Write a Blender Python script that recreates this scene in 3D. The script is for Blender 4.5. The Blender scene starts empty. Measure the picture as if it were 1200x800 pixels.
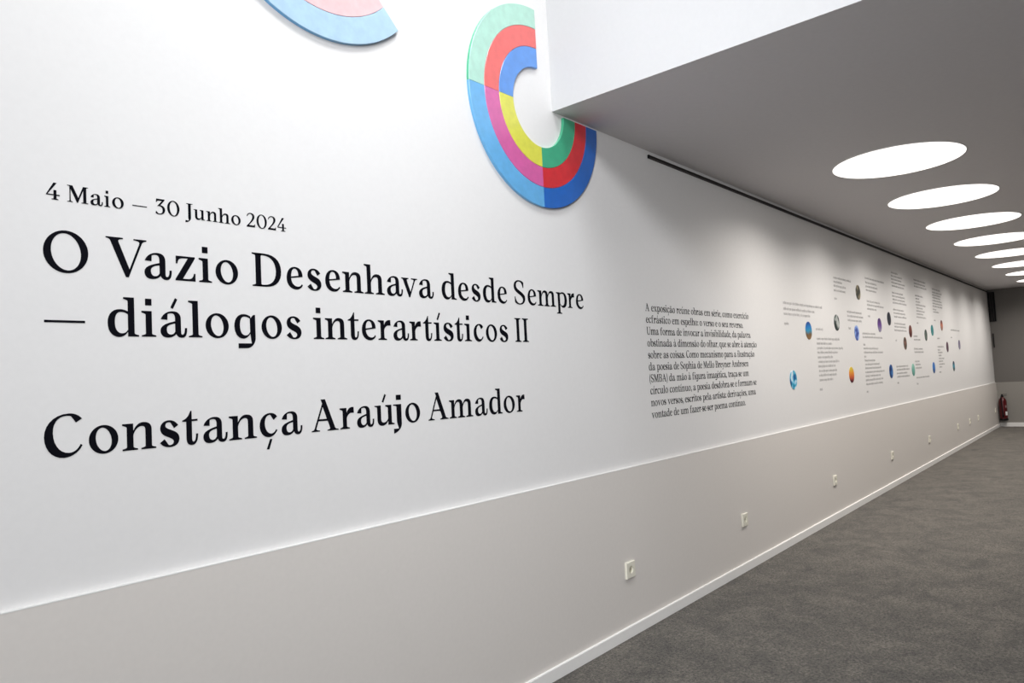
import bpy, bmesh, math, random
from mathutils import Matrix, Vector
from mathutils.geometry import tessellate_polygon

SC = bpy.context.scene
COL = SC.collection

# ------------------------------------------------------------------ camera
cam_d = bpy.data.cameras.new('camera'); cam = bpy.data.objects.new('camera', cam_d); COL.objects.link(cam)
cam_d.sensor_fit = 'HORIZONTAL'; cam_d.sensor_width = 36.0; cam_d.lens = 841.9114 * 36.0 / 1200.0
cam_d.clip_start = 0.05; cam_d.clip_end = 100
EYE = Vector((0.0, -2.0, 1.3026))
right = Vector((0.6542886736705723, -0.7545191479092928, -0.05106062029233807))
up = Vector((-0.009355508718029523, -0.07558920224048588, 0.9970951544167055))
fwd = Vector((0.7561870178487795, 0.6519103680283678, 0.05651606934392976))
M = Matrix((right, up, -fwd)).transposed().to_4x4(); M.translation = EYE
cam.matrix_world = M
SC.camera = cam

# ------------------------------------------------------------------ world, light, exposure
w = bpy.data.worlds.new('world'); SC.world = w; w.use_nodes = True
w.node_tree.nodes['Background'].inputs[0].default_value = (0.9, 0.95, 1.0, 1)
w.node_tree.nodes['Background'].inputs[1].default_value = 0.0
SC.view_settings.view_transform = 'Standard'; SC.view_settings.look = 'None'
SC.view_settings.gamma = 1.0; SC.view_settings.exposure = 0.0
SIDE_FILL = 15.5       # unseen fill lamp added high in the tall part, aimed along the wall (W)
BACK_FILL = 102.0       # broad soft fill added behind the camera, out of view (W)
VOID_LIGHT = 36.0       # the ceiling panel lamps of the tall part of the room (W)
DISC_GLOW = 1.6          # radiance of the opal covers of the round ceiling luminaires
DISC_WATT = 20.0         # each round luminaire's own lamp
DISC_SPREAD = 151.0


def area(name, loc, size_x, size_y, power, col, aim=None, spread=180.0, shape='RECTANGLE'):
    d = bpy.data.lights.new(name, 'AREA'); d.shape = shape; d.size = size_x
    if shape == 'RECTANGLE': d.size_y = size_y
    d.energy = power; d.color = col; d.spread = math.radians(spread)
    o = bpy.data.objects.new(name, d); o.location = loc; COL.objects.link(o)
    if aim: o.rotation_euler = (Vector(aim) - Vector(loc)).to_track_quat('-Z', 'Y').to_euler()
    return o


area('tall_room_light', (1.45, -1.15, 4.9), 1.5, 0.8, VOID_LIGHT, (0.94, 0.97, 1.0), (1.35, 0.0, 1.5), 100)
area('tall_room_side_fill', (-1.0, -3.3, 4.1), 1.6, 0.8, SIDE_FILL, (0.95, 0.97, 1.0), (3.4, 0.0, 1.6), 58)
area('tall_room_back_fill', (-2.4, -3.0, 2.0), 1.6, 1.6, BACK_FILL, (0.95, 0.97, 1.0), (3.5, 0.0, 1.6), 120)


# ------------------------------------------------------------------ materials
def mat(name, col, rough=0.6, spec=0.5, noise=0.0, nscale=200.0, bump=0.0, bscale=300.0, metal=0.0):
    m = bpy.data.materials.new(name); m.use_nodes = True; nt = m.node_tree; N = nt.nodes; L = nt.links
    b = N['Principled BSDF']
    b.inputs['Roughness'].default_value = rough; b.inputs['Metallic'].default_value = metal
    b.inputs['Specular IOR Level'].default_value = spec
    b.inputs['Base Color'].default_value = (*col, 1)
    tc = N.new('ShaderNodeTexCoord')
    if noise:
        n = N.new('ShaderNodeTexNoise'); n.inputs['Scale'].default_value = nscale; n.inputs['Detail'].default_value = 5
        L.new(tc.outputs['Object'], n.inputs['Vector'])
        r = N.new('ShaderNodeValToRGB')
        r.color_ramp.elements[0].position = 0.3; r.color_ramp.elements[1].position = 0.7
        r.color_ramp.elements[0].color = (*[c * (1 - noise) for c in col], 1)
        r.color_ramp.elements[1].color = (*[min(1, c * (1 + noise)) for c in col], 1)
        L.new(n.outputs['Fac'], r.inputs['Fac']); L.new(r.outputs['Color'], b.inputs['Base Color'])
    if bump:
        n2 = N.new('ShaderNodeTexNoise'); n2.inputs['Scale'].default_value = bscale; n2.inputs['Detail'].default_value = 3
        L.new(tc.outputs['Object'], n2.inputs['Vector'])
        bp = N.new('ShaderNodeBump'); bp.inputs['Strength'].default_value = bump; bp.inputs['Distance'].default_value = 0.001
        L.new(n2.outputs['Fac'], bp.inputs['Height']); L.new(bp.outputs['Normal'], b.inputs['Normal'])
    return m


M_WALL = mat('painted_wall', (0.80, 0.785, 0.772), 0.5, 0.4, 0.01, 60, 0.15, 260)
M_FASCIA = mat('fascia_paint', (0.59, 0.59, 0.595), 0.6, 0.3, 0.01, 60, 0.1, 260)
M_DADO = mat('painted_dado', (0.72, 0.68, 0.64), 0.55, 0.35, 0.012, 60, 0.12, 260)
M_LEDGE = mat('ledge_paint', (0.72, 0.71, 0.69), 0.4, 0.5, 0.01, 80)
M_TRIM = mat('trim_paint', (0.90, 0.885, 0.86), 0.45, 0.5, 0.01, 80)
M_CEIL = mat('ceiling_paint', (0.70, 0.68, 0.69), 0.8, 0.2, 0.015, 40, 0.1, 200)
M_END = mat('end_wall_paint', (0.15, 0.14, 0.13), 0.7, 0.3, 0.02, 40)
M_ENDLOW = mat('end_wall_lower_paint', (0.28, 0.265, 0.243), 0.7, 0.3, 0.02, 40)
M_DARK = mat('dark_wall_paint', (0.10, 0.10, 0.105), 0.8, 0.2, 0.05, 20)
M_INK = mat('black_vinyl', (0.004, 0.004, 0.007), 0.75, 0.06, 0.05, 100)
M_INKS = mat('dark_grey_print', (0.012, 0.011, 0.012), 0.75, 0.06, 0.05, 100)
M_INKP = mat('grey_print', (0.46, 0.445, 0.44), 0.7, 0.1, 0.05, 100)
M_RAIL = mat('dark_rail', (0.055, 0.05, 0.048), 0.6, 0.2, 0.1, 60)
M_PLATE = mat('ivory_plastic', (0.80, 0.77, 0.66), 0.35, 0.5, 0.01, 80)
M_PLATEIN = mat('ivory_plastic_well', (0.50, 0.47, 0.36), 0.4, 0.5, 0.01, 80)
M_METAL = mat('steel_contact', (0.6, 0.6, 0.58), 0.3, 0.5, 0.05, 80, metal=1.0)
M_RED = mat('red_enamel', (0.085, 0.003, 0.005), 0.3, 0.5, 0.05, 30)
M_BLACK = mat('black_plastic', (0.007, 0.007, 0.008), 0.6, 0.15, 0.1, 60)
M_WHITE = mat('white_sticker', (0.8, 0.8, 0.8), 0.5, 0.4, 0.02, 60)


def carpet():
    m = bpy.data.materials.new('carpet'); m.use_nodes = True; nt = m.node_tree; N = nt.nodes; L = nt.links
    b = N['Principled BSDF']; b.inputs['Roughness'].default_value = 0.97; b.inputs['Specular IOR Level'].default_value = 0.1
    b.inputs['Sheen Weight'].default_value = 0.15; b.inputs['Sheen Roughness'].default_value = 0.6
    tc = N.new('ShaderNodeTexCoord')
    f = N.new('ShaderNodeTexNoise'); f.inputs['Scale'].default_value = 85; f.inputs['Detail'].default_value = 7; f.inputs['Roughness'].default_value = 0.85
    g = N.new('ShaderNodeTexNoise'); g.inputs['Scale'].default_value = 5.0; g.inputs['Detail'].default_value = 9; g.inputs['Roughness'].default_value = 0.72
    g.inputs['Distortion'].default_value = 0.8
    L.new(tc.outputs['Object'], f.inputs['Vector']); L.new(tc.outputs['Object'], g.inputs['Vector'])
    r = N.new('ShaderNodeValToRGB'); e = r.color_ramp.elements
    e[0].position = 0.36; e[0].color = (0.006, 0.006, 0.005, 1); e[1].position = 0.66; e[1].color = (0.285, 0.258, 0.222, 1)
    r2 = N.new('ShaderNodeValToRGB'); e = r2.color_ramp.elements
    e[0].position = 0.32; e[0].color = (0.40, 0.40, 0.40, 1); e[1].position = 0.68; e[1].color = (1.0, 0.98, 0.95, 1)
    L.new(f.outputs['Fac'], r.inputs['Fac']); L.new(g.outputs['Fac'], r2.inputs['Fac'])
    mx = N.new('ShaderNodeMix'); mx.data_type = 'RGBA'; mx.blend_type = 'MULTIPLY'; mx.inputs['Factor'].default_value = 1.0
    L.new(r.outputs['Color'], mx.inputs['A']); L.new(r2.outputs['Color'], mx.inputs['B'])
    L.new(mx.outputs['Result'], b.inputs['Base Color'])
    bp = N.new('ShaderNodeBump'); bp.inputs['Strength'].default_value = 0.7; bp.inputs['Distance'].default_value = 0.004
    L.new(f.outputs['Fac'], bp.inputs['Height']); L.new(bp.outputs['Normal'], b.inputs['Normal'])
    return m


M_CARPET = carpet()


def enamel(name, col):
    """gloss paint with faint brush streaks, used on the wooden arcs"""
    m = mat(name, col, 0.30, 0.5, 0.07, 30, 0.12, 120)
    m.node_tree.nodes['Principled BSDF'].inputs['Coat Weight'].default_value = 0.7
    m.node_tree.nodes['Principled BSDF'].inputs['Coat Roughness'].default_value = 0.3
    return m


# ------------------------------------------------------------------ mesh helpers
def tag(o, label=None, cat=None, group=None, kind=None):
    if label: o['label'] = label
    if cat: o['category'] = cat
    if group: o['group'] = group
    if kind: o['kind'] = kind
    return o


def obj(name, me, m=None, parent=None, loc=(0, 0, 0)):
    o = bpy.data.objects.new(name, me); COL.objects.link(o); o.location = loc
    if m and not me.materials: me.materials.append(m)
    if parent: o.parent = parent
    return o


def empty(name, loc):
    o = bpy.data.objects.new(name, None); COL.objects.link(o); o.location = loc; o.empty_display_size = 0.05
    return o


def box_mesh(lo, hi, bevel=0.0, name='box'):
    bm = bmesh.new(); bmesh.ops.create_cube(bm, size=1)
    for v in bm.verts:
        v.co = Vector([(lo[i] + hi[i]) / 2 + v.co[i] * (hi[i] - lo[i]) for i in range(3)])
    if bevel: bmesh.ops.bevel(bm, geom=bm.edges[:], offset=bevel, segments=2, affect='EDGES')
    me = bpy.data.meshes.new(name); bm.to_mesh(me); bm.free(); return me


def box(name, lo, hi, m, parent=None, bevel=0.0):
    """box given in parent space, its origin at its own centre"""
    c = [(lo[i] + hi[i]) / 2 for i in range(3)]
    me = box_mesh([lo[i] - c[i] for i in range(3)], [hi[i] - c[i] for i in range(3)], bevel, name)
    return obj(name, me, m, parent, c)


def lathe_mesh(prof, n=32, axis='Z', name='lathe', smooth=True):
    """profile of (radius, height) turned about an axis"""
    vs, fs = [], []
    for r, h in prof:
        for k in range(n):
            a = 2 * math.pi * k / n; x, y = r * math.cos(a), r * math.sin(a)
            vs.append((x, y, h) if axis == 'Z' else (x, -h, y))
    for i in range(len(prof) - 1):
        for k in range(n):
            a, b = i * n + k, i * n + (k + 1) % n
            fs.append((a, b, b + n, a + n))
    fs.append(tuple(range(n))[::-1]); fs.append(tuple((len(prof) - 1) * n + k for k in range(n)))
    me = bpy.data.meshes.new(name); me.from_pydata(vs, [], fs)
    bm = bmesh.new(); bm.from_mesh(me); bmesh.ops.recalc_face_normals(bm, faces=bm.faces[:])
    for f in bm.faces: f.smooth = smooth and len(f.verts) == 4
    bm.to_mesh(me); bm.free()
    return me


def tube_mesh(pts, r, n=10, name='tube'):
    pts = [Vector(p) for p in pts]; vs, fs = [], []
    for i, p in enumerate(pts):
        t = (pts[min(i + 1, len(pts) - 1)] - pts[max(i - 1, 0)]).normalized()
        a = t.orthogonal() if i == 0 else (a - t * a.dot(t)); a = a.normalized(); b = t.cross(a)
        for k in range(n):
            q = 2 * math.pi * k / n; vs.append(p + (a * math.cos(q) + b * math.sin(q)) * r)
    for i in range(len(pts) - 1):
        for k in range(n):
            x, y = i * n + k, i * n + (k + 1) % n; fs.append((x, y, y + n, x + n))
    fs.append(tuple(range(n))[::-1]); fs.append(tuple((len(pts) - 1) * n + k for k in range(n)))
    me = bpy.data.meshes.new(name); me.from_pydata(vs, [], fs)
    for f in me.polygons: f.use_smooth = True
    return me


# The three planes of the long wall: skirting face y=0, dado face y=.012, upper wall face y=.030
Y_LOW, Y_UP = 0.012, 0.030


def on(X, Z, y):
    """wall measurement (made on the plane y=0) carried along its sight line to the plane y"""
    k = (2.0 + y) / 2.0
    return X * k, EYE.z + (Z - EYE.z) * k


KU = (2.0 + Y_UP) / 2.0
X0, X1, Y1 = -2.6, 16.3, -4.0
ZC = EYE.z + (2.5738 - EYE.z) * KU          # low ceiling
XF = 2.6957 * KU                            # face of the drop to the low ceiling
ZT = 5.0                                    # ceiling of the tall part
LEDGE = EYE.z + (0.8348 - EYE.z) * (2.0 + Y_LOW) / 2.0

# ------------------------------------------------------------------ setting
def st(o): o['kind'] = 'structure'; return o


st(box('floor', (X0, Y1, -0.1), (X1, 0.2, 0.0), M_CARPET))
wl = st(box('wall_left', (X0, Y_UP, LEDGE - 0.02), (X1, 0.25, ZT), M_WALL))
lo = st(box('wall_left_dado', (X0, Y_LOW, 0.0), (X1, 0.25, LEDGE - 0.003), M_DADO)); lo.name = 'trim_1'
st(box('trim_2', (X0, Y_LOW - 0.0005, LEDGE - 0.003), (X1, Y_UP + 0.01, LEDGE), M_LEDGE, bevel=0.0012))
st(box('baseboard_left', (X0, 0.0, 0.0), (X1 - 0.012, Y_LOW + 0.002, 0.055), M_TRIM, bevel=0.002))
st(box('ceiling', (XF, Y1, ZC), (X1, Y_UP + 0.02, ZC + 0.25), M_CEIL))
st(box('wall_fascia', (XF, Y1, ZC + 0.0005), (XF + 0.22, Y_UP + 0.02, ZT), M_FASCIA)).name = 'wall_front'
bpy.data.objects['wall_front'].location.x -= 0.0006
st(box('ceiling_tall', (X0, Y1, ZT), (XF + 0.22, 0.25, ZT + 0.1), M_CEIL)).name = 'ceiling.001'
st(box('wall_end', (X1, Y1, LEDGE), (X1 + 0.2, 0.25, ZC), M_END))
st(box('trim_3', (X1 - 0.006, Y1, 0.0), (X1 + 0.2, 0.25, LEDGE), M_ENDLOW))
st(box('baseboard_end', (X1 - 0.018, Y1, 0.0), (X1 - 0.006, Y_LOW, 0.075), M_TRIM, bevel=0.002))
st(box('wall_right', (X0, Y1 - 0.2, 0.0), (X1 + 0.2, Y1, ZT), M_DARK))
st(box('wall_back', (X0 - 0.2, Y1, 0.0), (X0, 0.25, ZT), M_DARK))

# ------------------------------------------------------------------ typeface
NS = 7


def flat(path):
    """tiny path language: M L C Z with absolute coordinates, returns closed loops"""
    tk = path.replace(',', ' ').split(); i = 0; loops = []; cur = []; cmd = ''
    while i < len(tk):
        if tk[i] in 'MLCZ':
            cmd = tk[i]; i += 1
            if cmd == 'Z':
                if cur: loops.append(cur); cur = []
                continue
            if cmd == 'M' and cur: loops.append(cur); cur = []
        if cmd in 'ML':
            cur.append((float(tk[i]), float(tk[i + 1]))); i += 2; cmd = 'L'
        else:
            p0 = cur[-1]; p1, p2, p3 = [(float(tk[i + 2 * j]), float(tk[i + 2 * j + 1])) for j in range(3)]; i += 6
            for s in range(1, NS + 1):
                t = s / NS; u = 1 - t
                cur.append(tuple(u ** 3 * p0[k] + 3 * u * u * t * p1[k] + 3 * u * t * t * p2[k] + t ** 3 * p3[k] for k in (0, 1)))
    if cur: loops.append(cur)
    return loops


def ell(cx, cy, rx, ry, rot=0, n=40):
    c, s = math.cos(rot), math.sin(rot)
    return [(cx + rx * math.cos(a) * c - ry * math.sin(a) * s, cy + rx * math.cos(a) * s + ry * math.sin(a) * c)
            for a in [2 * math.pi * k / n for k in range(n)]]


def bowl(w, h, sx, sy, rot, y0=-15):
    return [ell(w / 2, y0 + h / 2, w / 2, h / 2), ell(w / 2, y0 + h / 2, w / 2 - sx, h / 2 - sy, rot)]


def stem(x0, x1, y0, y1, top='flag', bot='both', e=112):
    """vertical stem with bracketed foot serif and wedge head"""
    p = []
    if bot in ('both', 'left'): p += flat('M %g %g L %g %g C %g %g %g %g %g %g' % (x0 - e, y0, x0 - e, y0 + 26, x0 - 40, y0 + 40, x0, y0 + 52, x0, y0 + 84))[0]
    else: p += [(x0, y0)]
    if top == 'flag': p += flat('M %g %g C %g %g %g %g %g %g L %g %g L %g %g' % (x0, y1 - 92, x0, y1 - 70, x0 - 60, y1 - 48, x0 - e, y1 - 34, x0 - e, y1, x1, y1))[0]
    elif top == 'both':
        p += flat('M %g %g C %g %g %g %g %g %g L %g %g L %g %g L %g %g C %g %g %g %g %g %g' % (
            x0, y1 - 84, x0, y1 - 52, x0 - 40, y1 - 40, x0 - e, y1 - 27, x0 - e, y1, x1 + e, y1, x1 + e, y1 - 27,
            x1 + 40, y1 - 40, x1, y1 - 52, x1, y1 - 84))[0]
    else: p += [(x0, y1), (x1, y1)]
    if bot in ('both', 'right'): p += flat('M %g %g C %g %g %g %g %g %g L %g %g' % (x1, y0 + 84, x1, y0 + 52, x1 + 40, y0 + 40, x1 + e, y0 + 26, x1 + e, y0))[0]
    else: p += [(x1, y0)]
    return [p]


def arch(a, b0, b1, top=692):
    """shoulder from a stem's right side a to the next stem b0..b1"""
    s = b1 - a
    return flat('M %g 440 C %g 600 %g %g %g %g C %g %g %g 620 %g 500 L %g 60 L %g 60 L %g 480 C %g 570 %g 604 %g 604 C %g 604 %g 480 %g 340 Z' % (
        a - 5, a + .12 * s, a + .3 * s, top, a + .55 * s, top, a + .88 * s, top, b1, b1, b1, b0, b0, b0, b0 - 25, b0 - 110,
        a + .24 * s, a + 12, a - 5))


DB = 'M 515 630 C 440 675 380 692 300 692 C 110 692 0 540 0 345 C 0 120 110 -17 270 -17 C 380 -17 450 50 515 150 L 515 185 C 465 90 410 66 345 66 C 225 66 162 190 162 350 C 162 540 220 634 320 634 C 400 634 460 610 515 570 Z'


def tr(loops, sx=1, sy=1, dx=0, dy=0): return [[(x * sx + dx, y * sy + dy) for x, y in l] for l in loops]


ACUTE = [[(0, 0), (56, -26), (178, 225), (126, 255)]]


def acute(x, y=800): return tr(ACUTE, dx=x, dy=y)


TILDE = flat('M 0 0 C 30 90 90 130 150 100 C 210 70 250 60 285 120 L 315 110 C 290 10 230 -20 160 15 C 100 45 60 50 30 -10 Z')
A_LOW = [flat('M 16 477 C 60 600 180 692 335 692 C 480 692 547 620 547 490 L 547 150 C 547 80 560 55 595 55 C 640 55 670 110 672 238 L 718 241 C 722 80 680 -17 572 -17 C 490 -17 440 30 428 95 L 402 110 L 402 500 C 402 600 370 646 290 646 C 240 646 200 636 183 615 L 178 465 Z'),
         flat('M 410 425 C 250 380 0 330 0 165 C 0 50 70 -17 180 -17 C 290 -17 370 20 428 95 L 430 160 L 409 160 C 380 90 330 55 270 55 C 190 55 155 120 155 210 C 155 310 250 350 410 375 Z')]
C_LOW = flat('M 590 580 C 540 645 470 688 365 688 C 150 688 0 530 0 325 C 0 120 130 -17 300 -17 C 420 -17 520 50 590 165 L 560 190 C 510 110 450 72 385 72 C 260 72 160 210 160 390 C 160 545 240 645 340 645 C 355 645 365 643 378 632 L 475 490 Z')
E_LOW = flat('M 150 338 L 583 398 C 583 580 480 687 305 687 C 120 687 0 530 0 320 C 0 110 140 -17 335 -17 C 445 -17 530 40 580 120 L 558 150 C 515 90 465 65 400 65 C 265 65 152 170 150 338 Z M 150 372 C 153 540 205 643 295 643 C 385 643 438 560 440 413 Z')
I_LOW = stem(112, 262, 0, 672)
DOT = [[(105, 835), (262, 835), (262, 1000), (105, 1000)]]
U_LOW = [flat('M 0 668 L 0 648 C 60 635 112 625 112 590 L 112 200 C 112 50 190 -17 320 -17 C 440 -17 530 60 600 165 L 600 215 C 530 110 460 76 390 76 C 305 76 262 120 262 220 L 262 672 Z'),
         stem(590, 738, 0, 672, 'flag', 'right', 112)]
I_CAP = stem(120, 285, 0, 1000, 'both', 'both', 120)
O_CAP = bowl(995, 1050, 158, 56, 0.16, -25)
O_LOW = bowl(685, 705, 150, 50, 0.17, -17)


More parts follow.
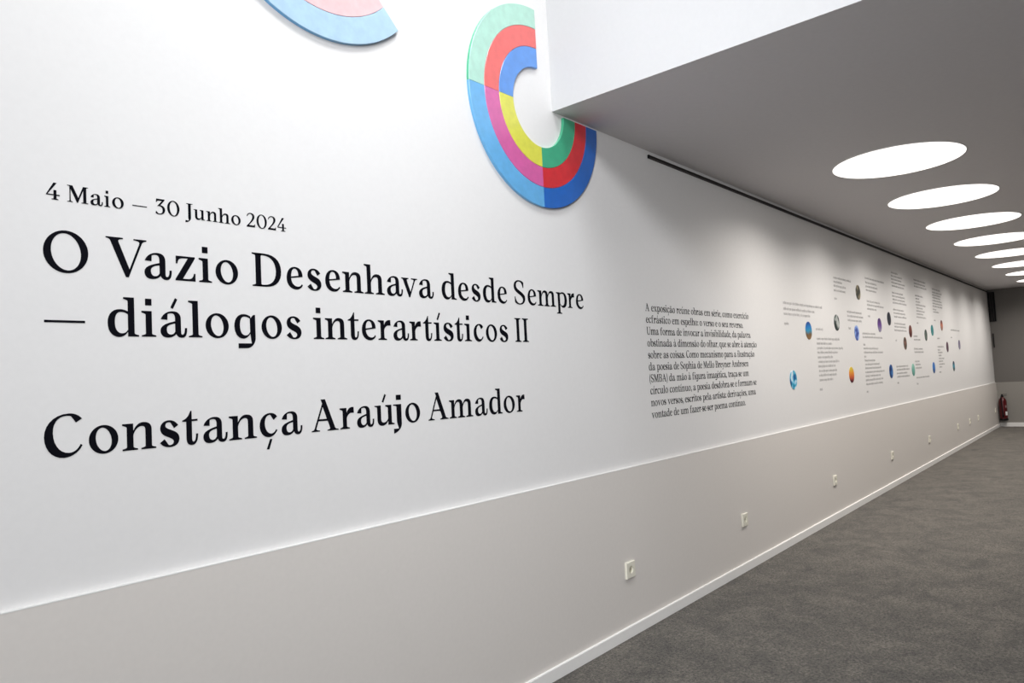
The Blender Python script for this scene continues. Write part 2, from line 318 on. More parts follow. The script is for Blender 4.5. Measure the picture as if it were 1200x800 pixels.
def GL(ch):
    """list of outlines; each outline is [outer loop, holes...]"""
    G = {
        'a': lambda: A_LOW, 'á': lambda: A_LOW + [acute(282)], 'à': lambda: A_LOW + [tr(ACUTE, -1, 1, 400, 800)], 'ã': lambda: A_LOW + [tr(TILDE, dx=200, dy=800)],
        'â': lambda: A_LOW + [acute(180), tr(ACUTE, -1, 1, 480, 800)],
        'b': lambda: [stem(112, 257, 40, 1010, 'flag', 'none'), tr(flat(DB), -1, -1, 767, 675)],
        'c': lambda: [C_LOW], 'ç': lambda: [C_LOW, [[(340, -84), (402, -92), (294, -382), (219, -372)]]],
        'd': lambda: [flat(DB), stem(507, 657, 0, 1010, 'flag', 'right')],
        'e': lambda: [E_LOW], 'é': lambda: [E_LOW, acute(230)],
        'f': lambda: [flat('M 0 0 L 0 20 C 100 35 112 45 112 80 L 112 625 L 0 640 L 0 670 L 112 672 C 112 880 200 1020 370 1020 C 430 1020 480 1000 510 960 L 430 850 C 400 930 370 965 330 965 C 270 965 257 880 257 780 L 257 672 L 430 672 L 430 630 L 257 628 L 257 80 C 257 45 300 35 400 20 L 400 0 Z')],
        'g': lambda: [tr(flat(DB), .96), flat('M 488 560 L 560 640 L 600 680 L 645 680 L 645 0 C 645 -150 520 -300 376 -300 L 113 -300 L 113 -170 L 535 -170 C 512 -60 505 60 490 160 Z')],
        'h': lambda: [stem(112, 262, 0, 1010), arch(262, 588, 738), stem(588, 738, 0, 300, 'none')],
        'i': lambda: [I_LOW, DOT], 'í': lambda: [I_LOW, acute(165)],
        'j': lambda: [flat('M 0 668 L 0 648 C 60 635 112 625 112 590 L 112 120 C 112 20 150 -80 175 -180 L 0 -180 L 0 -330 C 150 -280 262 -150 262 0 L 262 672 Z'), DOT],
        'l': lambda: [stem(112, 262, 0, 1010)],
        'm': lambda: [stem(112, 257, 0, 672), arch(257, 560, 707), stem(560, 707, 0, 300, 'none'), arch(707, 1010, 1157), stem(1010, 1157, 0, 300, 'none')],
        'n': lambda: [stem(112, 262, 0, 672), arch(262, 588, 738), stem(588, 738, 0, 300, 'none')],
        'o': lambda: [O_LOW], 'ó': lambda: [O_LOW, acute(290)], 'õ': lambda: [O_LOW, tr(TILDE, dx=190, dy=800)],
        'p': lambda: [stem(112, 257, -300, 672), tr(flat(DB), -1, 1, 767)],
        'q': lambda: [flat(DB), stem(507, 654, -300, 672, 'none')],
        'r': lambda: [stem(112, 257, 0, 672), flat('M 250 440 C 290 600 370 692 500 692 L 548 692 L 556 510 L 425 510 C 340 490 257 400 257 310 Z')],
        's': lambda: [flat('M 490 555 C 430 640 350 689 245 689 C 100 689 10 600 10 480 C 10 370 90 310 190 265 C 290 220 375 185 375 120 C 375 60 320 25 265 25 C 240 25 225 30 215 40 L 115 190 L 0 105 C 60 25 150 -17 260 -17 C 420 -17 520 70 520 195 C 520 310 440 370 330 415 C 220 460 135 490 135 560 C 135 615 180 647 230 647 C 260 647 280 643 295 630 L 385 485 Z')],
        't': lambda: [flat('M 0 655 L 0 632 L 112 625 L 112 160 C 112 40 165 -17 255 -17 C 370 -17 432 60 440 270 L 394 270 C 390 130 360 60 312 60 C 272 60 260 90 260 150 L 260 630 L 432 635 L 432 675 L 260 672 L 260 905 L 238 905 C 190 780 110 680 0 655 Z')],
        'u': lambda: U_LOW, 'ú': lambda: U_LOW + [acute(330)],
        'v': lambda: [flat('M 0 672 L 0 650 C 50 640 72 630 92 585 L 340 -15 L 385 -15 L 640 585 C 660 630 690 642 752 650 L 752 672 L 470 672 L 470 650 C 570 640 610 625 590 580 L 415 165 L 250 580 C 238 620 255 640 330 650 L 330 672 Z')],
        'x': lambda: [flat('M 0 672 L 0 650 C 60 640 80 630 105 595 L 480 60 C 500 35 480 25 430 20 L 430 0 L 730 0 L 730 20 C 680 30 660 40 635 75 L 265 595 C 245 630 270 645 320 650 L 320 672 Z'),
                      flat('M 430 672 L 430 650 C 520 640 540 620 510 580 L 150 90 C 120 45 90 30 0 20 L 0 0 L 270 0 L 270 20 C 190 30 170 45 200 90 L 555 580 C 590 630 610 640 700 650 L 700 672 Z')],
        'y': lambda: [flat('M 0 672 L 0 650 C 50 640 72 630 92 585 L 350 -15 L 260 -190 L 90 -190 L 90 -315 C 200 -315 270 -260 310 -170 L 640 585 C 660 630 690 642 752 650 L 752 672 L 470 672 L 470 650 C 570 640 610 625 590 580 L 425 165 L 250 580 C 238 620 255 640 330 650 L 330 672 Z')],
        'z': lambda: [flat('M 15 672 L 552 672 L 552 640 L 192 45 L 350 45 C 440 45 505 70 530 205 L 562 205 L 562 0 L 0 0 L 0 32 L 362 627 L 222 627 C 130 627 65 600 45 470 L 15 470 Z')],
        'A': lambda: [flat('M 0 0 L 0 20 C 70 35 95 50 115 105 L 420 880 L 365 1000 L 520 1000 L 870 90 C 890 45 930 35 1012 20 L 1012 0 L 590 0 L 590 20 C 690 35 710 50 690 105 L 625 285 L 600 325 L 430 780 L 165 105 C 145 50 180 35 290 20 L 290 0 Z'), [[(215, 324), (640, 324), (640, 372), (230, 372)]]],
        'B': lambda: [stem(120, 275, 0, 1000, 'both'), flat('M 200 1000 L 480 1000 C 680 1000 780 900 780 770 C 780 640 690 555 520 535 C 740 520 850 420 850 270 C 850 100 720 0 500 0 L 200 0 L 200 42 L 430 42 C 600 42 685 120 685 270 C 685 420 600 505 430 505 L 275 505 L 275 548 L 400 548 C 550 548 620 630 620 755 C 620 880 550 958 410 958 L 200 958 Z')],
        'C': lambda: [flat('M 822 898 C 750 985 650 1030 540 1030 C 230 1030 0 800 0 500 C 0 190 180 -22 420 -22 C 590 -22 745 80 825 243 L 795 265 C 735 135 640 75 535 75 C 325 75 175 300 175 583 C 175 850 305 985 480 985 C 520 985 555 982 590 970 L 695 815 Z')],
        'D': lambda: [stem(120, 285, 0, 1000, 'both'), flat('M 200 1000 L 400 1000 C 780 1000 967 800 967 500 C 967 200 780 0 440 0 L 200 0 L 200 45 L 380 45 C 640 45 800 200 800 490 C 800 790 630 955 360 955 L 200 955 Z')],
        'I': lambda: [I_CAP],
        'J': lambda: [flat('M 60 1000 L 60 980 C 150 965 175 955 175 915 L 175 90 C 175 0 200 -90 210 -170 L 0 -150 L 0 -290 C 190 -270 330 -130 330 60 L 330 915 C 330 955 360 965 450 980 L 450 1000 Z')],
        'M': lambda: [flat('M 0 1000 L 0 980 C 70 970 110 950 120 915 L 120 90 C 120 45 90 35 0 20 L 0 0 L 285 0 L 285 20 C 200 35 165 45 165 90 L 165 800 L 520 0 L 560 0 L 870 800 L 870 90 C 870 45 840 35 760 20 L 760 0 L 1133 0 L 1133 20 C 1050 35 1025 45 1025 90 L 1025 915 C 1025 955 1050 970 1133 980 L 1133 1000 L 860 1000 L 590 280 L 270 1000 Z')],
        'O': lambda: [O_CAP],
        'S': lambda: [flat('M 655 940 L 640 720 L 608 720 C 580 880 490 978 350 978 C 240 978 150 910 150 800 C 150 690 240 640 380 570 C 570 480 731 410 731 250 C 731 90 570 -20 370 -20 C 250 -20 150 10 60 65 L 50 300 L 84 300 C 110 130 210 25 370 25 C 500 25 590 90 590 190 C 590 300 490 360 340 430 C 150 520 12 590 12 755 C 12 915 160 1022 350 1022 C 460 1022 570 1000 655 940 Z')],
        'U': lambda: [flat('M 0 1000 L 0 980 C 80 965 112 955 112 915 L 112 340 C 112 110 250 -20 490 -20 C 720 -20 850 110 850 340 L 850 915 C 850 955 880 965 960 980 L 960 1000 L 650 1000 L 650 980 C 770 965 800 955 800 915 L 800 350 C 800 150 690 50 530 50 C 370 50 270 150 270 350 L 270 915 C 270 955 300 965 390 980 L 390 1000 Z')],
        'V': lambda: [flat('M 0 1000 L 0 980 C 70 965 95 950 115 900 L 480 -15 L 540 -15 L 880 880 C 900 940 930 965 1009 980 L 1009 1000 L 690 1000 L 690 980 C 820 965 855 940 835 880 L 570 180 L 300 885 C 282 940 300 965 410 980 L 410 1000 Z')],
        '0': lambda: [bowl(805, 1030, 150, 45, 0.05)],
        '2': lambda: [flat('M 20 770 C 60 930 170 1015 330 1015 C 510 1015 620 910 620 760 C 620 600 480 460 170 120 L 470 120 C 560 120 600 130 625 210 L 660 210 L 640 0 L 0 0 L 0 60 C 300 350 465 570 465 745 C 465 870 400 950 290 950 C 180 950 100 880 55 755 Z')],
        '3': lambda: [flat('M 60 1000 L 590 1000 L 590 950 L 310 600 C 490 590 615 480 615 310 C 615 110 450 -15 240 -15 C 130 -15 50 15 0 70 L 40 200 C 100 80 170 35 260 35 C 390 35 465 130 465 280 C 465 440 370 530 230 530 C 190 530 160 525 140 515 L 130 545 L 430 890 L 190 890 C 120 890 90 860 70 780 L 35 780 Z')],
        '4': lambda: [flat('M 0 290 L 0 245 L 720 245 L 720 300 L 60 300 L 560 1000 L 400 1000 Z'), stem(400, 540, 0, 560, 'none', 'both', 110)],
        '-': lambda: [[[(0, 316), (890, 316), (890, 362), (0, 362)]]],
        '~': lambda: [[[(0, 270), (300, 270), (300, 330), (0, 330)]]],
        '.': lambda: [[[(0, 0), (150, 0), (150, 150), (0, 150)]]],
        ',': lambda: [[[(20, 0), (20, 150), (165, 150), (165, 60), (60, -170), (10, -170), (70, 0)]]],
        ':': lambda: [[[(0, 0), (150, 0), (150, 150), (0, 150)]], [[(0, 480), (150, 480), (150, 630), (0, 630)]]],
        '(': lambda: [flat('M 220 1080 L 250 1060 C 120 860 110 620 110 400 C 110 180 120 -60 250 -260 L 220 -280 C 60 -90 0 150 0 400 C 0 650 60 890 220 1080 Z')],
        ')': lambda: [tr(flat('M 220 1080 L 250 1060 C 120 860 110 620 110 400 C 110 180 120 -60 250 -260 L 220 -280 C 60 -90 0 150 0 400 C 0 650 60 890 220 1080 Z'), -1, 1, 250)],
    }
    return G[ch]()


def clean(l):
    out = []
    for p in l:
        if not out or (abs(p[0] - out[-1][0]) + abs(p[1] - out[-1][1])) > 0.5: out.append(p)
    if (abs(out[0][0] - out[-1][0]) + abs(out[0][1] - out[-1][1])) < 0.5: out.pop()
    return out


BOLD = 7.0


def swell(l, hole):
    """move a loop's edges outwards (holes inwards) to give the stroke its full weight"""
    n = len(l); A = sum(l[i][0] * l[(i + 1) % n][1] - l[(i + 1) % n][0] * l[i][1] for i in range(n))
    s = BOLD * (1 if A > 0 else -1) * (-1 if hole else 1); out = []
    for i in range(n):
        (ax, ay), (bx, by), (cx, cy) = l[i - 1], l[i], l[(i + 1) % n]
        u = Vector((bx - ax, by - ay)).normalized(); v = Vector((cx - bx, cy - by)).normalized()
        p, q = Vector((u.y, -u.x)), Vector((v.y, -v.x)); m = p + q
        m = p if m.length < 1e-3 else m.normalized()
        k = min(1.6, 1 / max(0.3, m.dot(p)))
        out.append((bx + m.x * s * k, by + m.y * s * k))
    return out


_tri = {}


def glyph_tri(ch):
    """front face triangles and outline loops in units, left edge at 0"""
    if ch in _tri: return _tri[ch]
    outs = [[swell(clean(l), j > 0) for j, l in enumerate(o)] for o in GL(ch)]
    mn = min(p[0] for o in outs for l in o for p in l); mx = max(p[0] for o in outs for l in o for p in l)
    res = []
    for o in outs:
        o = [[(x - mn, y) for x, y in l] for l in o]
        v = [p for l in o for p in l]
        t = tessellate_polygon([[Vector((x, y, 0)) for x, y in l] for l in o])
        res.append((v, t, [len(l) for l in o]))
    _tri[ch] = (res, mx - mn)
    return _tri[ch]


def add_glyph(V, F, ch, x, z, sx, sz, th):
    """append one letter (cut sheet, thickness th, lying on y=0 and facing -y)"""
    for v, t, lens in glyph_tri(ch)[0]:
        b = len(V); n = len(v)
        V += [(x + a * sx, -th, z + c * sz) for a, c in v]
        V += [(x + a * sx, 0.0, z + c * sz) for a, c in v]
        for i, j, k in t:
            ax, az = v[i]; bx, bz = v[j]; cx, cz = v[k]
            s = (bx - ax) * (cz - az) - (bz - az) * (cx - ax)
            if abs(s) < 1e-6: continue
            F.append((b + i, b + j, b + k) if s > 0 else (b + i, b + k, b + j))
        q = 0
        for ln in lens:
            for k in range(ln):
                i, j = q + k, q + (k + 1) % ln
                F.append((b + i, b + j, b + n + j, b + n + i))
            q += ln


def mk(name, V, F):
    me = bpy.data.meshes.new(name); me.from_pydata(V, [], F); me.validate(); me.update(); return me


_gm = {}


def letter(ch, xa, xb, zbase, size, parent, yplane, mat_=None):
    """one vinyl letter stretched between xa and xb"""
    key = (ch, mat_.name)
    if key not in _gm:
        V, F = [], []; wd = glyph_tri(ch)[1]
        add_glyph(V, F, ch, -wd / 2, 0, 1, 1, 1.0)
        _gm[key] = (mk('letter', V, F), wd); _gm[key][0].materials.append(mat_)
    me, wd = _gm[key]
    o = bpy.data.objects.new('dash' if ch == '-' else 'numeral' if ch.isdigit() else 'letter', me); COL.objects.link(o)
    o.parent = parent; o.location = ((xa + xb) / 2, 0, zbase)
    o.scale = ((xb - xa) / wd, 0.0006, size / 1000.0)
    return o


def lettering(name, label, rows, size, m):
    """rows: (baseline z, [(char, x0, x1)...]) measured on the wall"""
    x0 = min(r[1][0][1] for r in rows); z0 = min(r[0] for r in rows)
    ax, az = on(x0, z0, Y_UP)
    root = empty(name, (ax, Y_UP - 0.0003, az))
    tag(root, label, 'wall lettering')
    for zb, row in rows:
        for ch, a, b in row:
            A, Z = on(a, zb, Y_UP); B, _ = on(b, zb, Y_UP)
            letter(ch, A - ax, B - ax, Z - az, size * KU, root, Y_UP, m)
    return root


DATE = [('4', 0.5859, 0.6158), ('M', 0.6328, 0.6807), ('a', 0.6857, 0.7153), ('i', 0.7188, 0.7329), ('o', 0.7379, 0.7666), ('-', 0.7886, 0.8261), ('3', 0.8487, 0.8747), ('0', 0.8806, 0.9146), ('J', 0.931, 0.9525), ('u', 0.9547, 0.9879), ('n', 0.9922, 1.0259), ('h', 1.0285, 1.0641), ('o', 1.0681, 1.0978), ('2', 1.1171, 1.1448), ('0', 1.1499, 1.1843), ('2', 1.1878, 1.216), ('4', 1.2205, 1.2511)]
T1 = [('O', 0.5775, 0.6784), ('V', 0.7202, 0.8226), ('a', 0.8159, 0.8888), ('z', 0.8991, 0.9555), ('i', 0.9659, 1.0036), ('o', 1.0151, 1.0845), ('D', 1.1303, 1.2284), ('e', 1.2473, 1.3049), ('s', 1.3223, 1.3746), ('e', 1.3904, 1.4488), ('n', 1.4592, 1.546), ('h', 1.5507, 1.6383), ('a', 1.6496, 1.7234), ('v', 1.7181, 1.7946), ('a', 1.8022, 1.8767), ('d', 1.9192, 1.9988), ('e', 2.0087, 2.0671), ('s', 2.0853, 2.1369), ('d', 2.1522, 2.2316), ('e', 2.2418, 2.301), ('S', 2.3485, 2.4226), ('e', 2.4403, 2.4995), ('m', 2.5105, 2.6426), ('p', 2.6485, 2.7299), ('r', 2.736, 2.7901), ('e', 2.8033, 2.8639)]
T2 = [('-', 0.5777, 0.6682), ('d', 0.7212, 0.7983), ('i', 0.8055, 0.843), ('á', 0.8546, 0.9275), ('l', 0.9323, 0.971), ('o', 0.981, 1.0505), ('g', 1.0682, 1.1351), ('o', 1.1556, 1.2246), ('s', 1.2407, 1.2939), ('i', 1.3387, 1.3786), ('n', 1.3836, 1.4699), ('t', 1.4745, 1.5194), ('e', 1.532, 1.5917), ('r', 1.6022, 1.659), ('a', 1.6708, 1.7439), ('r', 1.748, 1.8039), ('t', 1.8146, 1.8595), ('í', 1.8692, 1.9074), ('s', 1.9187, 1.9724), ('t', 1.9808, 2.0253), ('i', 2.0344, 2.0738), ('c', 2.0862, 2.1429), ('o', 2.1587, 2.2261), ('s', 2.2427, 2.2964), ('I', 2.3421, 2.3825), ('I', 2.3923, 2.4336)]
NM = [('C', 0.574, 0.6577), ('o', 0.6722, 0.7415), ('n', 0.7514, 0.8363), ('s', 0.8464, 0.8987), ('t', 0.9076, 0.9512), ('a', 0.9658, 1.0379), ('n', 1.0425, 1.1295), ('ç', 1.1393, 1.1979), ('a', 1.2122, 1.2853), ('A', 1.3192, 1.4218), ('r', 1.4283, 1.4851), ('a', 1.4967, 1.5692), ('ú', 1.5726, 1.6583), ('j', 1.6552, 1.6922), ('o', 1.7105, 1.781), ('A', 1.8217, 1.9248), ('m', 1.9307, 2.0607), ('a', 2.0729, 2.146), ('d', 2.1567, 2.2363), ('o', 2.2454, 2.3164), ('r', 2.3281, 2.3831)]
CAP = 0.1015
lettering('date_lettering', 'small dark lettering of a date range above the exhibition title', [(1.8145, DATE)], 0.0423, M_INK)
lettering('title_lettering', 'large black two-line serif title lettering on the white wall', [(1.6345, T1[:9]), (1.6365, T1[9:15]), (1.6385, T1[15:20]), (1.640, T1[20:]), (1.4755, T2)], CAP, M_INK)
lettering('artist_lettering', 'large black serif name lettering below the title, alone on its line', [(1.1765, NM)], CAP, M_INK)

# the introduction paragraph, one part per word
PAR = [("A exposição reúne obras em série, como exercício", 877), ("ecfrástico em espelho: o verso e o seu reverso.", 870.6),
       ("Uma forma de invocar a invisibilidade, da palavra", 879.4), ("obstinada à dimensão do olhar, que se abre à atenção", 886.6),
       ("sobre as coisas. Como mecanismo para a ilustração", 884), ("da poesia de Sophia de Mello Breyner Andresen", 877),
       ("(SMBA) da mão à figura imagética, traça~se um", 877.4), ("círculo contínuo, a poesia desdobra~se e formam~se", 886.4),
       ("novos versos, escritos pela artista: derivações, uma", 885.6), ("vontade de um fazer~se~ser poema contínuo.", 873.6)]
PX = [(4.8418), (4.7392), (4.8534), (4.9504), (4.8987), (4.7859), (4.7797), (4.902), (4.8787), (4.6925)]
px0, pz0 = on(3.449, 1.6551, Y_UP)
root = empty('paragraph_lettering', (px0, Y_UP - 0.0003, pz0))
tag(root, 'ten-line block of small black serif text at the middle of the long wall', 'wall lettering')
for k, ((txt, _), xe) in enumerate(zip(PAR, PX)):
    pen = 0.0; pl = []
    for ch in txt:
        if ch == ' ': pen += 400; continue
        if ch in ':,.;': pen += 28
        wd = glyph_tri(ch)[1]; pl.append((ch, pen)); pen += wd + 58
    pen -= 58
    sx = (xe * KU - px0) / pen
    i = 0
    for word in txt.split():
        V, F = [], []; run = pl[i:i + len(word)]; i += len(word)
        for ch, x in run: add_glyph(V, F, ch, (x - run[0][1]) * sx, 0, sx, 0.0423 * KU / 1000, 0.0005)
        obj('word', mk('word', V, F), M_INKS, root, (run[0][1] * sx, 0, -k * 0.0652 * KU))

# ------------------------------------------------------------------ poems: lines too small to read, kept as rows of small marks
POEMS = [
 ('three-line verse highest at the left of the poem group, with a number under it', [(917.5,354.5,962.5),(918,361.5,954),(918.5,367.5,949),(919,379,924)]),
 ('ten-line verse under a short heading, right of the two nearest picture discs', [(956,385.5,964.5),(957,396.8,983.5),(957.2,402.4,975),(957.5,407.8,988),(958,413,982),(958.5,418.7,976.5),(959,424,983.5),(959,429.3,979.5),(960,434.8,980.8),(960,440,980.5),(960.5,445.5,976.2),(960.8,456.5,964.5)]),
 ('four-line verse left of the olive and black picture disc', [(976.5,325,996.5),(976.7,329.8,986.5),(976.7,334.5,991),(977,339.8,990.5),(977.8,349.5,980.8)]),
 ('three-line verse right above the pale blue spotted disc', [(992.5,365,1009.5),(993,370,1011.2),(993.5,375,1010),(994.5,384.5,997)]),
 ('verse in four and three lines above the purple disc', [(1013.2,325.5,1035),(1014,330.7,1027),(1014.3,335.2,1028),(1014.7,339.7,1026.8),(1015.7,352.8,1030.8),(1016,357,1035),(1016.2,361.7,1026.8),(1017,370.3,1019.2)]),
 ('long verse of many lines between the orange disc and the dark blue disc', [(1010.5,390.5,1026),(1011,394.8,1034),(1011.8,403.8,1014.5),(1012,408.3,1029),(1012.5,413,1034.5),(1013,417.8,1015.8),(1013.5,422.5,1025.5),(1014,427,1031),(1014,431.5,1032.8),(1014.3,436.2,1036.8),(1014.5,440.8,1032.2),(1014.8,445.5,1035),(1015.2,450.3,1034.8),(1015.8,459,1018.2)]),
 ('tall verse of four stanzas reaching highest on the wall, right of the black disc', [(1044,319,1051.5),(1043.8,322.7,1056.5),(1044,326.5,1055.8),(1044.5,330.5,1059.8),(1044.8,334.5,1059),(1045.2,342.5,1057.8),(1045.5,346.5,1060),(1046,350.5,1059.8),(1046.2,354.3,1061.8),(1046.5,362.5,1059),(1047.2,366.5,1060.8),(1047.8,370.8,1062),(1048.2,378.8,1061),(1048.2,382.5,1061.5),(1048.2,386.8,1062.5),(1049.5,398.7,1051.2)]),
 ('verse of three and eight lines above the grey-green disc', [(1070.5,327.5,1084),(1070.8,331.5,1083.5),(1071,335,1085),(1072.2,346,1081),(1072.8,349.5,1077),(1073.2,353.2,1078),(1073.2,356.8,1084.5),(1073.8,360.5,1081),(1073.8,364,1083.5),(1074,367.5,1081.5),(1074.2,371.2,1085),(1074.5,378.3,1076.2)]),
 ('broken verse in short scattered stanzas right of the mint green disc', [(1070.5,393.7,1075.2),(1071,397.8,1078.5),(1071.2,408.7,1081.5),(1071.8,412.5,1082.5),(1072.5,423.5,1077.5),(1073,427.2,1078.8),(1073.2,431.2,1080.2),(1074.2,442.5,1089.5),(1074.5,449.7,1076.5)]),
 ('four-line verse low on the wall between the dark blue disc and the mint green disc', [(1050.5,429.5,1064),(1051,433.2,1066),(1051,437.5,1063.5),(1051.5,441.5,1066.5),(1051.8,448.7,1054)]),
 ('narrow nine-line verse above the teal disc and the salmon disc', [(1091.8,338.3,1101.2),(1092.2,342.2,1103.2),(1092.4,345.3,1102),(1092.4,348.4,1101.6),(1092.7,351.9,1103),(1092.7,355.2,1103.8),(1092.9,358.4,1103.8),(1093.3,362.2,1097.2),(1093.6,365.3,1100),(1094.6,375.3,1096.2)]),
 ('narrow eight-line verse left of the plum disc', [(1098.1,396.3,1101.2),(1098.6,406.2,1105.8),(1099,410,1102),(1099.4,412.9,1104.4),(1099.9,416.4,1103.5),(1100,420,1106.4),(1100.3,423.2,1105.1),(1100.6,426.6,1106.9),(1101,429.8,1104.2),(1100.7,436,1103)]),
 ('single line of verse farthest along the wall above the lavender disc', [(1113.9,386.5,1124.4),(1114.3,395.2,1115.8)]),
]


def wall_pt(u, v, y=Y_UP):
    """where the sight line through photograph point (u, v) meets the wall; used once to survey the poems' places"""
    d = right * ((u - 600) / 841.9114) + up * ((400 - v) / 841.9114) + fwd
    t = (y - EYE.y) / d.y
    return EYE.x + t * d.x, EYE.z + t * d.z


rnd = random.Random(5)
for lab, lines in POEMS:
    P = [(*wall_pt(a, b), wall_pt(c, b)[0]) for a, b, c in lines]
    X = sum(p[0] for p in P) / len(P); Z = P[0][1]
    root = empty('poem_lettering', (X, Y_UP - 0.0003, Z)); tag(root, lab, 'wall lettering', 'verses printed between the picture discs')
    for i, (xa, z, xb) in enumerate(P):
        V, F = [], []; x = 0.0; wlen = xb - xa; xh = 0.0165

        def bar(x0, z0, x1, z1):
            b = len(V); V.extend([(x0, -0.0005, z0), (x1, -0.0005, z0), (x1, -0.0005, z1), (x0, -0.0005, z1),
                                  (x0, 0, z0), (x1, 0, z0), (x1, 0, z1), (x0, 0, z1)])
            F.extend([(b, b + 1, b + 2, b + 3), (b + 3, b + 2, b + 6, b + 7), (b, b + 4, b + 5, b + 1), (b, b + 3, b + 7, b + 4), (b + 1, b + 5, b + 6, b + 2)])
        while x < wlen - 0.008:
            n = rnd.choice((1, 2, 4, 5, 6, 7, 3))
            for _ in range(n):
                if x > wlen - 0.008: break
                k = rnd.random(); h = xh * (1.5 if k > .8 else 1.0); dn = -xh * .4 if .7 < k < .8 else 0
                bar(x, dn - xh / 2, x + .0034, h - xh / 2)
                if rnd.random() < .75:
                    bar(x + .0085, -xh / 2, x + .0115, xh / 2); bar(x + .003, xh / 2 - .0025, x + .009, xh / 2)
                    if k < .35: bar(x + .003, -xh / 2, x + .009, .0022 - xh / 2)
                    x += .0150
                else: x += .0075
            x += .0095
        # the line runs level; its place along the wall is the measured one
        zz = P[i][1]
        obj('text_line', mk('text_line', V, F), M_INKP, root, (xa - X, 0, zz - Z))['kind'] = 'stuff'

# ------------------------------------------------------------------ wooden ring works
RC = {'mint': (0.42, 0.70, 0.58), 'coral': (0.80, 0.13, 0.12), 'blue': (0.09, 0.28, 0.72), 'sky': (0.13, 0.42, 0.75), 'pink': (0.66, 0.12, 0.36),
      'yellow': (0.72, 0.71, 0.08), 'green': (0.05, 0.42, 0.23), 'red': (0.68, 0.025, 0.035), 'royal': (0.01, 0.13, 0.52), 'pink_glare': (0.84, 0.54, 0.55), 'sky_glare': (0.42, 0.60, 0.76)}  # mint, coral and the palest tones carry gloss glare in the colour
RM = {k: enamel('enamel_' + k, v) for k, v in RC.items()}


RIM = {'sky_glare': 'sky', 'pink_glare': 'pink', 'mint': 'green'}      # gloss glare painted into the pale faces, edges keep the strong colour


def arc_mesh(r0, r1, a0, a1, th):
    """flat arc in the x-z plane, front towards -y, slightly eased edge"""
    n = max(8, int(abs(a1 - a0) / math.radians(2.5))); V, F = [], []
    g = 0.0008 / r1
    e = 0.0012
    prof = [(r0, 0), (r0, -th + e), (r0 + e, -th), (r1 - e, -th), (r1, -th + e), (r1, 0)]
    m = len(prof)
    for k in range(n + 1):
        a = a0 + g + (a1 - a0 - 2 * g) * k / n
        for r, y in prof: V.append((r * math.cos(a), y, r * math.sin(a)))
    for k in range(n):
        for j in range(m):
            F.append((k * m + j, k * m + (j + 1) % m, (k + 1) * m + (j + 1) % m, (k + 1) * m + j))
    F.append(tuple(range(m))); F.append(tuple(n * m + j for j in range(m))[::-1])
    me = bpy.data.meshes.new('arc_panel'); me.from_pydata(V, [], F)
    bm = bmesh.new(); bm.from_mesh(me); bmesh.ops.recalc_face_normals(bm, faces=bm.faces[:]); bm.to_mesh(me); bm.free()
    return me


def ring(label, cx, cz, R, quads):
    """quads: list of (start angle deg, [(colour inner..outer)])"""
    X, Z = on(cx, cz, Y_UP - 0.014); R *= (2.0 + Y_UP - 0.014) / 2
    root = empty('ring_relief', (X, Y_UP - 0.0003, Z)); tag(root, label, 'wall relief', 'painted ring reliefs')
    bands = [(0.186, 0.280), (0.2805, 0.374), (0.3745, 0.4688)]
    s = R / 0.4688
    for a0, cols, dz in quads:
        for (r0, r1), c in zip(bands, cols):
            me = arc_mesh(r0 * s, r1 * s - .0004, math.radians(a0), math.radians(a0 + 90), 0.014)
            o = obj('arc_panel', me, RM[c], root)
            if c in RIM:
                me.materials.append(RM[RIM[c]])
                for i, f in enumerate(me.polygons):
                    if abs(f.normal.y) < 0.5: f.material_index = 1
    return root


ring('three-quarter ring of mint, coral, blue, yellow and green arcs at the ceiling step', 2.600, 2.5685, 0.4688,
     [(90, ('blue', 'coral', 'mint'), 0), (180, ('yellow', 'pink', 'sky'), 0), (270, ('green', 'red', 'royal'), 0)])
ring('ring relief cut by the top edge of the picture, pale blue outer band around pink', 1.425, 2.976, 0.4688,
     [(225, ('yellow', 'pink_glare', 'sky_glare'), 0), (135, ('blue', 'coral', 'mint'), 0), (45, ('green', 'red', 'royal'), 0)])

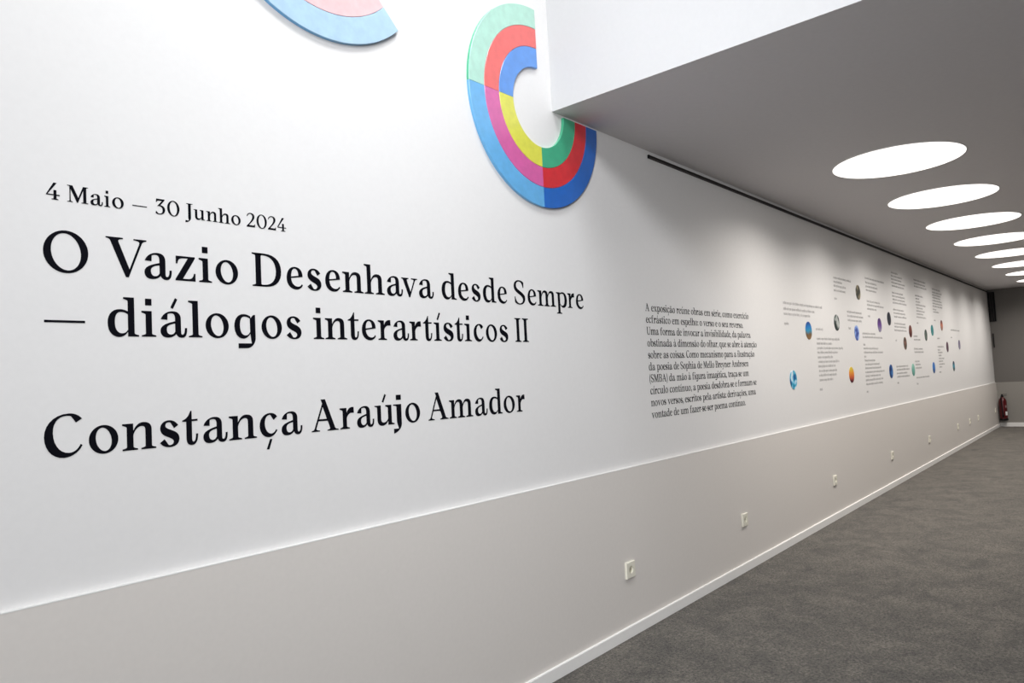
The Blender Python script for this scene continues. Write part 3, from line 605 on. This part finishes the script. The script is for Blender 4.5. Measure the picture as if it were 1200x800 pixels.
# ------------------------------------------------------------------ picture discs
def pic(name, cols, mode, seed):
    m = bpy.data.materials.new(name); m.use_nodes = True; nt = m.node_tree; N = nt.nodes; L = nt.links
    b = N['Principled BSDF']; b.inputs['Roughness'].default_value = 0.5
    tc = N.new('ShaderNodeTexCoord'); sp = N.new('ShaderNodeSeparateXYZ'); L.new(tc.outputs['Object'], sp.inputs['Vector'])
    n = N.new('ShaderNodeTexNoise'); n.noise_dimensions = '4D'; n.inputs['W'].default_value = seed * 3.7
    n.inputs['Scale'].default_value = 14 if mode == 'grad' else 17; n.inputs['Detail'].default_value = 3
    L.new(tc.outputs['Object'], n.inputs['Vector'])
    r = N.new('ShaderNodeValToRGB')
    els = r.color_ramp.elements
    while len(els) < len(cols): els.new(0.5)
    for i, c in enumerate(cols):
        els[i].position = (i + .5) / len(cols) if mode == 'grad' else 0.38 + 0.24 * (i + .5) / len(cols)
        els[i].color = (*c, 1)
    mp = N.new('ShaderNodeMapRange'); mp.inputs['From Min'].default_value = 0.076; mp.inputs['From Max'].default_value = -0.076
    L.new(sp.outputs['Z'], mp.inputs['Value'])
    ml = N.new('ShaderNodeMath'); ml.operation = 'MULTIPLY_ADD'
    L.new(n.outputs['Fac'], ml.inputs[0])
    if mode == 'grad':
        ml.inputs[1].default_value = 0.35; ad = N.new('ShaderNodeMath'); ad.operation = 'SUBTRACT'; ad.inputs[1].default_value = 0.175
        L.new(mp.outputs['Result'], ad.inputs[0]); L.new(ad.outputs['Value'], ml.inputs[2]); L.new(ml.outputs['Value'], r.inputs['Fac'])
    else:
        L.new(n.outputs['Fac'], r.inputs['Fac'])
    L.new(r.outputs['Color'], b.inputs['Base Color'])
    return m


disc_me = lathe_mesh([(0.0735, 0.0), (0.0745, 0.0006), (0.0745, 0.0030), (0.0735, 0.0036)], 40, 'Y', 'disc', False)
DISCS = [  # u, top v, bottom v, colours, mode, label
 (947.4, 376.7, 397.8, [(.01,.07,.30), (.01,.20,.55), (.03,.30,.50), (.18,.10,.03), (.24,.13,.05)], 'grad', 'picture disc of deep blue sky over brown ground'),
 (929.6, 434, 455.5, [(.01,.10,.30), (.02,.40,.55), (.25,.55,.80), (.70,.80,.85)], 'mix', 'turquoise and white swirled picture disc, nearest and lowest at left'),
 (1005.3, 334, 351, [(.02,.02,.012), (.06,.055,.03), (.30,.25,.16)], 'mix', 'olive and black picture disc highest on the wall'),
 (980.3, 368.2, 387.5, [(.02,.03,.028), (.12,.15,.14), (.5,.52,.5)], 'mix', 'grey and white marbled picture disc left of a three-line verse'),
 (1003.9, 381, 399, [(.03,.06,.30), (.20,.33,.70), (.35,.48,.80)], 'mix', 'pale blue picture disc with dark spots'),
 (1030.6, 372.5, 389, [(.07,.02,.14), (.14,.05,.28), (.28,.25,.38)], 'grad', 'purple picture disc fading to grey lavender'),
 (997.8, 430, 448, [(.75,.55,.05), (.80,.30,.03), (.60,.10,.03), (.08,.0,.02)], 'grad', 'yellow, orange and dark red picture disc low on the wall'),
 (1041.6, 365.5, 381.2, [(.006,.01,.02), (.012,.015,.03)], 'mix', 'almost black picture disc right of the purple one'),
 (1066.8, 381, 395, [(.10,.02,.015), (.20,.06,.04)], 'mix', 'brown-red picture disc beside the tall verse'),
 (1060.6, 395, 409.5, [(.03,.07,.05), (.14,.04,.03), (.22,.14,.10)], 'mix', 'dark green and brown picture disc just below the brown-red one'),
 (1044.2, 427, 442.8, [(.004,.02,.10), (.02,.10,.35), (.05,.22,.5)], 'mix', 'dark blue picture disc low on the wall left of a four-line verse'),
 (1070.2, 426, 440.2, [(.30,.58,.48), (.16,.42,.35), (.10,.30,.25)], 'grad', 'mint green picture disc low on the wall'),
 (1084.9, 386, 399.2, [(.03,.05,.045), (.12,.15,.13)], 'mix', 'grey-green picture disc left of the teal one'),
 (1092.3, 380.7, 393.2, [(.01,.22,.24), (.02,.12,.12), (.08,.36,.36)], 'mix', 'teal picture disc under the narrow nine-line verse'),
 (1103.3, 375, 387.3, [(.12,.02,.01), (.60,.20,.12), (.30,.15,.12)], 'grad', 'salmon picture disc with dark top, right of the teal one'),
 (1094.3, 423.7, 437.5, [(.03,.15,.45), (.04,.20,.55), (.02,.08,.25)], 'grad', 'bright blue picture disc low on the wall'),
 (1110.1, 400.5, 412.3, [(.05,.02,.04), (.12,.06,.09)], 'mix', 'plum picture disc right of the narrow eight-line verse'),
 (1124.1, 398, 409.7, [(.16,.13,.22), (.26,.23,.32)], 'grad', 'lavender picture disc farthest along the wall'),
 (1117.6, 423, 434.6, [(.03,.04,.08), (.05,.30,.42), (.03,.06,.05)], 'grad', 'dark and teal picture disc, lowest near the far end'),
]
for i, (u, a, b, cols, mode, lab) in enumerate(DISCS):
    X, Z = wall_pt(u, (a + b) / 2)
    me = disc_me.copy(); me.materials.clear(); me.materials.append(pic('picture_%d' % i, cols, mode, i))
    o = obj('picture_disc', me, None, None, (X, Y_UP - 0.0003, Z)); o.data.name = 'picture_disc'
    tag(o, lab, 'picture disc', 'small round pictures among the verses')

# ------------------------------------------------------------------ picture rail
rx, rz = on(3.5564, 2.5305, Y_UP)
rail = empty('hanging_rail', ((rx + X1) / 2, Y_UP - 0.0003, rz)); tag(rail, 'long thin dark metal hanging rail just below the low ceiling', 'rail')
hl = (X1 - 0.05 - rx) / 2
box('rail_channel', (-hl, -0.003, 0.0), (hl, 0.0, 0.018), M_RAIL, rail)
box('lip', (-hl, -0.011, 0.0), (hl, -0.003, 0.006), M_RAIL, rail)
box('lip', (-hl, -0.011, 0.013), (hl, -0.003, 0.018), M_RAIL, rail)
box('end_cap', (-hl - 0.004, -0.012, -0.001), (-hl, 0.0, 0.019), M_BLACK, rail)

# ------------------------------------------------------------------ sockets
def plate_mesh(s=0.040, th=0.011, rr=0.0195, n=32):
    """square plate with a round hole"""
    V, F = [], []
    def sq(k, h):
        a = 2 * math.pi * k / n; c, q = math.cos(a), math.sin(a); m = max(abs(c), abs(q)); return (c / m * h, q / m * h)
    rows = [[(*sq(k, s), 0.0) for k in range(n)], [(*sq(k, s), -th + .002) for k in range(n)], [(*sq(k, s - .002), -th) for k in range(n)],
            [(rr * math.cos(2 * math.pi * k / n), rr * math.sin(2 * math.pi * k / n), -th) for k in range(n)],
            [(rr * math.cos(2 * math.pi * k / n), rr * math.sin(2 * math.pi * k / n), -0.001) for k in range(n)]]
    for r in rows: V += [(x, y, z) for x, z, y in r]
    for i in range(len(rows) - 1):
        for k in range(n):
            a, b = i * n + k, i * n + (k + 1) % n; F.append((a, b, b + n, a + n))
    me = bpy.data.meshes.new('frame'); me.from_pydata(V, [], F)
    bm = bmesh.new(); bm.from_mesh(me); bmesh.ops.recalc_face_normals(bm, faces=bm.faces[:]); bm.to_mesh(me); bm.free(); return me


frame_me = plate_mesh(); frame_me.materials.append(M_PLATE)
well_me = lathe_mesh([(0.0194, 0.0), (0.0194, 0.0016)], 32, 'Y', 'well'); well_me.materials.append(M_PLATEIN)
pin_me = lathe_mesh([(0.0026, 0.0), (0.0026, 0.0022)], 12, 'Y', 'pin_hole'); pin_me.materials.append(M_BLACK)
clip_me = box_mesh((-.002, -.009, -.0012), (.002, -.001, .0012), 0.0, 'earth_clip'); clip_me.materials.append(M_METAL)
SOCK = [(3.134, 'ivory wall socket nearest the camera, left of all the others'), (4.5442, 'second ivory wall socket along the dado'),
        (6.4183, 'third ivory wall socket along the dado'), (8.3349, 'fourth ivory wall socket, halfway along the dado'),
        (10.1564, 'fifth ivory wall socket along the dado'), (12.0801, 'sixth ivory wall socket along the dado'),
        (13.0714, 'seventh ivory wall socket, left one of a close pair near the far end'), (13.8761, 'eighth ivory wall socket, right one of a close pair near the far end'),
        (15.80, 'last ivory wall socket, just left of the fire extinguisher')]
for x, lab in SOCK:
    X, Z = on(x, 0.333, Y_LOW)
    r = empty('power_socket', (X, Y_LOW - 0.0003, Z)); tag(r, lab, 'socket', 'wall sockets along the dado')
    obj('frame', frame_me, None, r); w_ = obj('well', well_me, None, r)
    for s in (-1, 1): obj('pin_hole', pin_me, None, w_, (s * .0095, 0, 0))
    for s in (-1, 1): obj('earth_clip', clip_me, None, w_, (0, 0, s * .0165))

# ------------------------------------------------------------------ round ceiling luminaires
M_GLOW = bpy.data.materials.new('lit_diffuser'); M_GLOW.use_nodes = True
nb = M_GLOW.node_tree.nodes['Principled BSDF']; nb.inputs['Base Color'].default_value = (.9, .9, .88, 1)
nb.inputs['Emission Color'].default_value = (1.0, 0.955, 0.90, 1); nb.inputs['Emission Strength'].default_value = DISC_GLOW
LR = 0.3735 * KU
dif_me = lathe_mesh([(LR, 0.0), (LR, -0.002)], 72, 'Z', 'diffuser', False); dif_me.materials.append(M_GLOW)


def tor(r0, r1, h, n=72):
    V, F = [], []
    for r, z in ((r0, 0), (r0, -h), (r1, -h), (r1, 0)):
        V += [(r * math.cos(2 * math.pi * k / n), r * math.sin(2 * math.pi * k / n), z) for k in range(n)]
    for i in range(3):
        for k in range(n):
            a, b = i * n + k, i * n + (k + 1) % n; F.append((a, a + n, b + n, b))
    me = bpy.data.meshes.new('trim_ring'); me.from_pydata(V, [], F); return me


ring_me = tor(LR, LR + .006, .003); ring_me.materials.append(M_CEIL)
ORD = ['first and largest in view', 'second', 'third', 'fourth', 'fifth', 'sixth', 'seventh', 'last and smallest in view']
for i in range(8):
    X = (5.02730434 + 1.40636637 * i) * KU; Y = -2.0 + (2.0 - 0.9588992) * KU
    r = empty('ceiling_light', (X, Y, ZC - 0.0004)); tag(r, 'round glowing flush ceiling light, %s from the camera' % ORD[i], 'ceiling light', 'row of round ceiling lights')
    obj('diffuser', dif_me, None, r); obj('trim_ring', ring_me, None, r)
    area('round_light_lamp', (X, Y, ZC - 0.006), LR * 2, 0, DISC_WATT, (1.0, 0.955, 0.905), None, DISC_SPREAD, 'DISK')

# ------------------------------------------------------------------ fire extinguisher in the corner
ex = empty('fire_extinguisher', (X1 - 0.10, -0.075, 0.13)); tag(ex, 'dark red fire extinguisher hanging in the far corner', 'fire extinguisher')
obj('cylinder', lathe_mesh([(.050, 0), (.062, .004), (.064, .012), (.064, .34), (.058, .375), (.040, .405), (.022, .418), (.020, .430)], 36), M_RED, ex, (0, 0, 0))
obj('foot_ring', lathe_mesh([(.064, 0), (.067, .003), (.067, .032), (.0645, .034)], 36), M_BLACK, ex, (0, 0, -0.006))
vl = obj('valve', lathe_mesh([(.018, 0), (.022, .004), (.022, .022), (.013, .026), (.013, .046)], 20), M_BLACK, ex, (0, 0, .428))
box('lever', (-.006, -.075, .044), (.006, .018, .052), M_BLACK, vl)
box('carrying_handle', (-.006, -.070, .022), (.006, .010, .029), M_BLACK, vl)
obj('hose', tube_mesh([(-.015, 0, .440), (-.045, .01, .452), (-.070, .012, .42), (-.078, .01, .34), (-.076, .005, .2), (-.074, 0, .10)], .008), M_BLACK, ex)
obj('nozzle', lathe_mesh([(.009, 0), (.013, .05), (.010, .055)], 14), M_BLACK, ex, (-.074, 0, .05))
# curved label stickers facing the room
def sticker(a0, a1, z0, z1, r=.0647, n=8):
    V, F = [], []
    for k in range(n + 1):
        a = math.radians(a0 + (a1 - a0) * k / n)
        V += [(r * math.cos(a), r * math.sin(a), z0), (r * math.cos(a), r * math.sin(a), z1)]
    for k in range(n): F.append((2 * k, 2 * k + 2, 2 * k + 3, 2 * k + 1))
    me = bpy.data.meshes.new('sticker'); me.from_pydata(V, [], F); return me
obj('sticker', sticker(215, 262, .09, .16), M_WHITE, ex)
obj('sticker', sticker(218, 250, .23, .275), mat('faded_sticker', (.30, .20, .2), .5, .4, .1, 80), ex)
box('wall_bracket', (.045, -.02, .22), (.094, .02, .30), M_BLACK, ex)

# ------------------------------------------------------------------ dark slatted grille high in the far corner
gr = empty('slatted_grille', (X1 - 0.0004, -0.022, 1.985)); tag(gr, 'tall black grille of upright slats high at the far corner', 'grille')
GW0, GW1, GH = -0.062, 0.050, 0.56
box('back_panel', (-.006, GW0, 0), (0.0, GW1, GH), M_BLACK, gr)
for a, b in ((GW0, GW0 + .008), (GW1 - .008, GW1)): box('frame_side', (-.030, a, 0), (-.006, b, GH), M_BLACK, gr)
for a, b in ((0, .010), (GH - .010, GH)): box('frame_end', (-.030, GW0 + .008, a), (-.006, GW1 - .008, b), M_BLACK, gr)
for k in range(3):
    y = GW0 + .008 + (GW1 - GW0 - .016) * (k + 1) / 4
    box('slat', (-.026, y - .003, .010), (-.008, y + .003, GH - .010), M_RAIL, gr)
hk = empty('upright_fitting', (X1 - 0.0004, -0.012, 1.49)); tag(hk, 'small dark upright fitting on the end wall below the black grille', 'fitting')
box('bar', (-.028, -.008, 0), (-.016, .008, .27), M_BLACK, hk, .002)
for z in (.02, .235): box('mount', (-.018, -.009, z), (0.0, .009, z + .03), M_RAIL, hk)
# keep both on the end wall, whose face is at X1
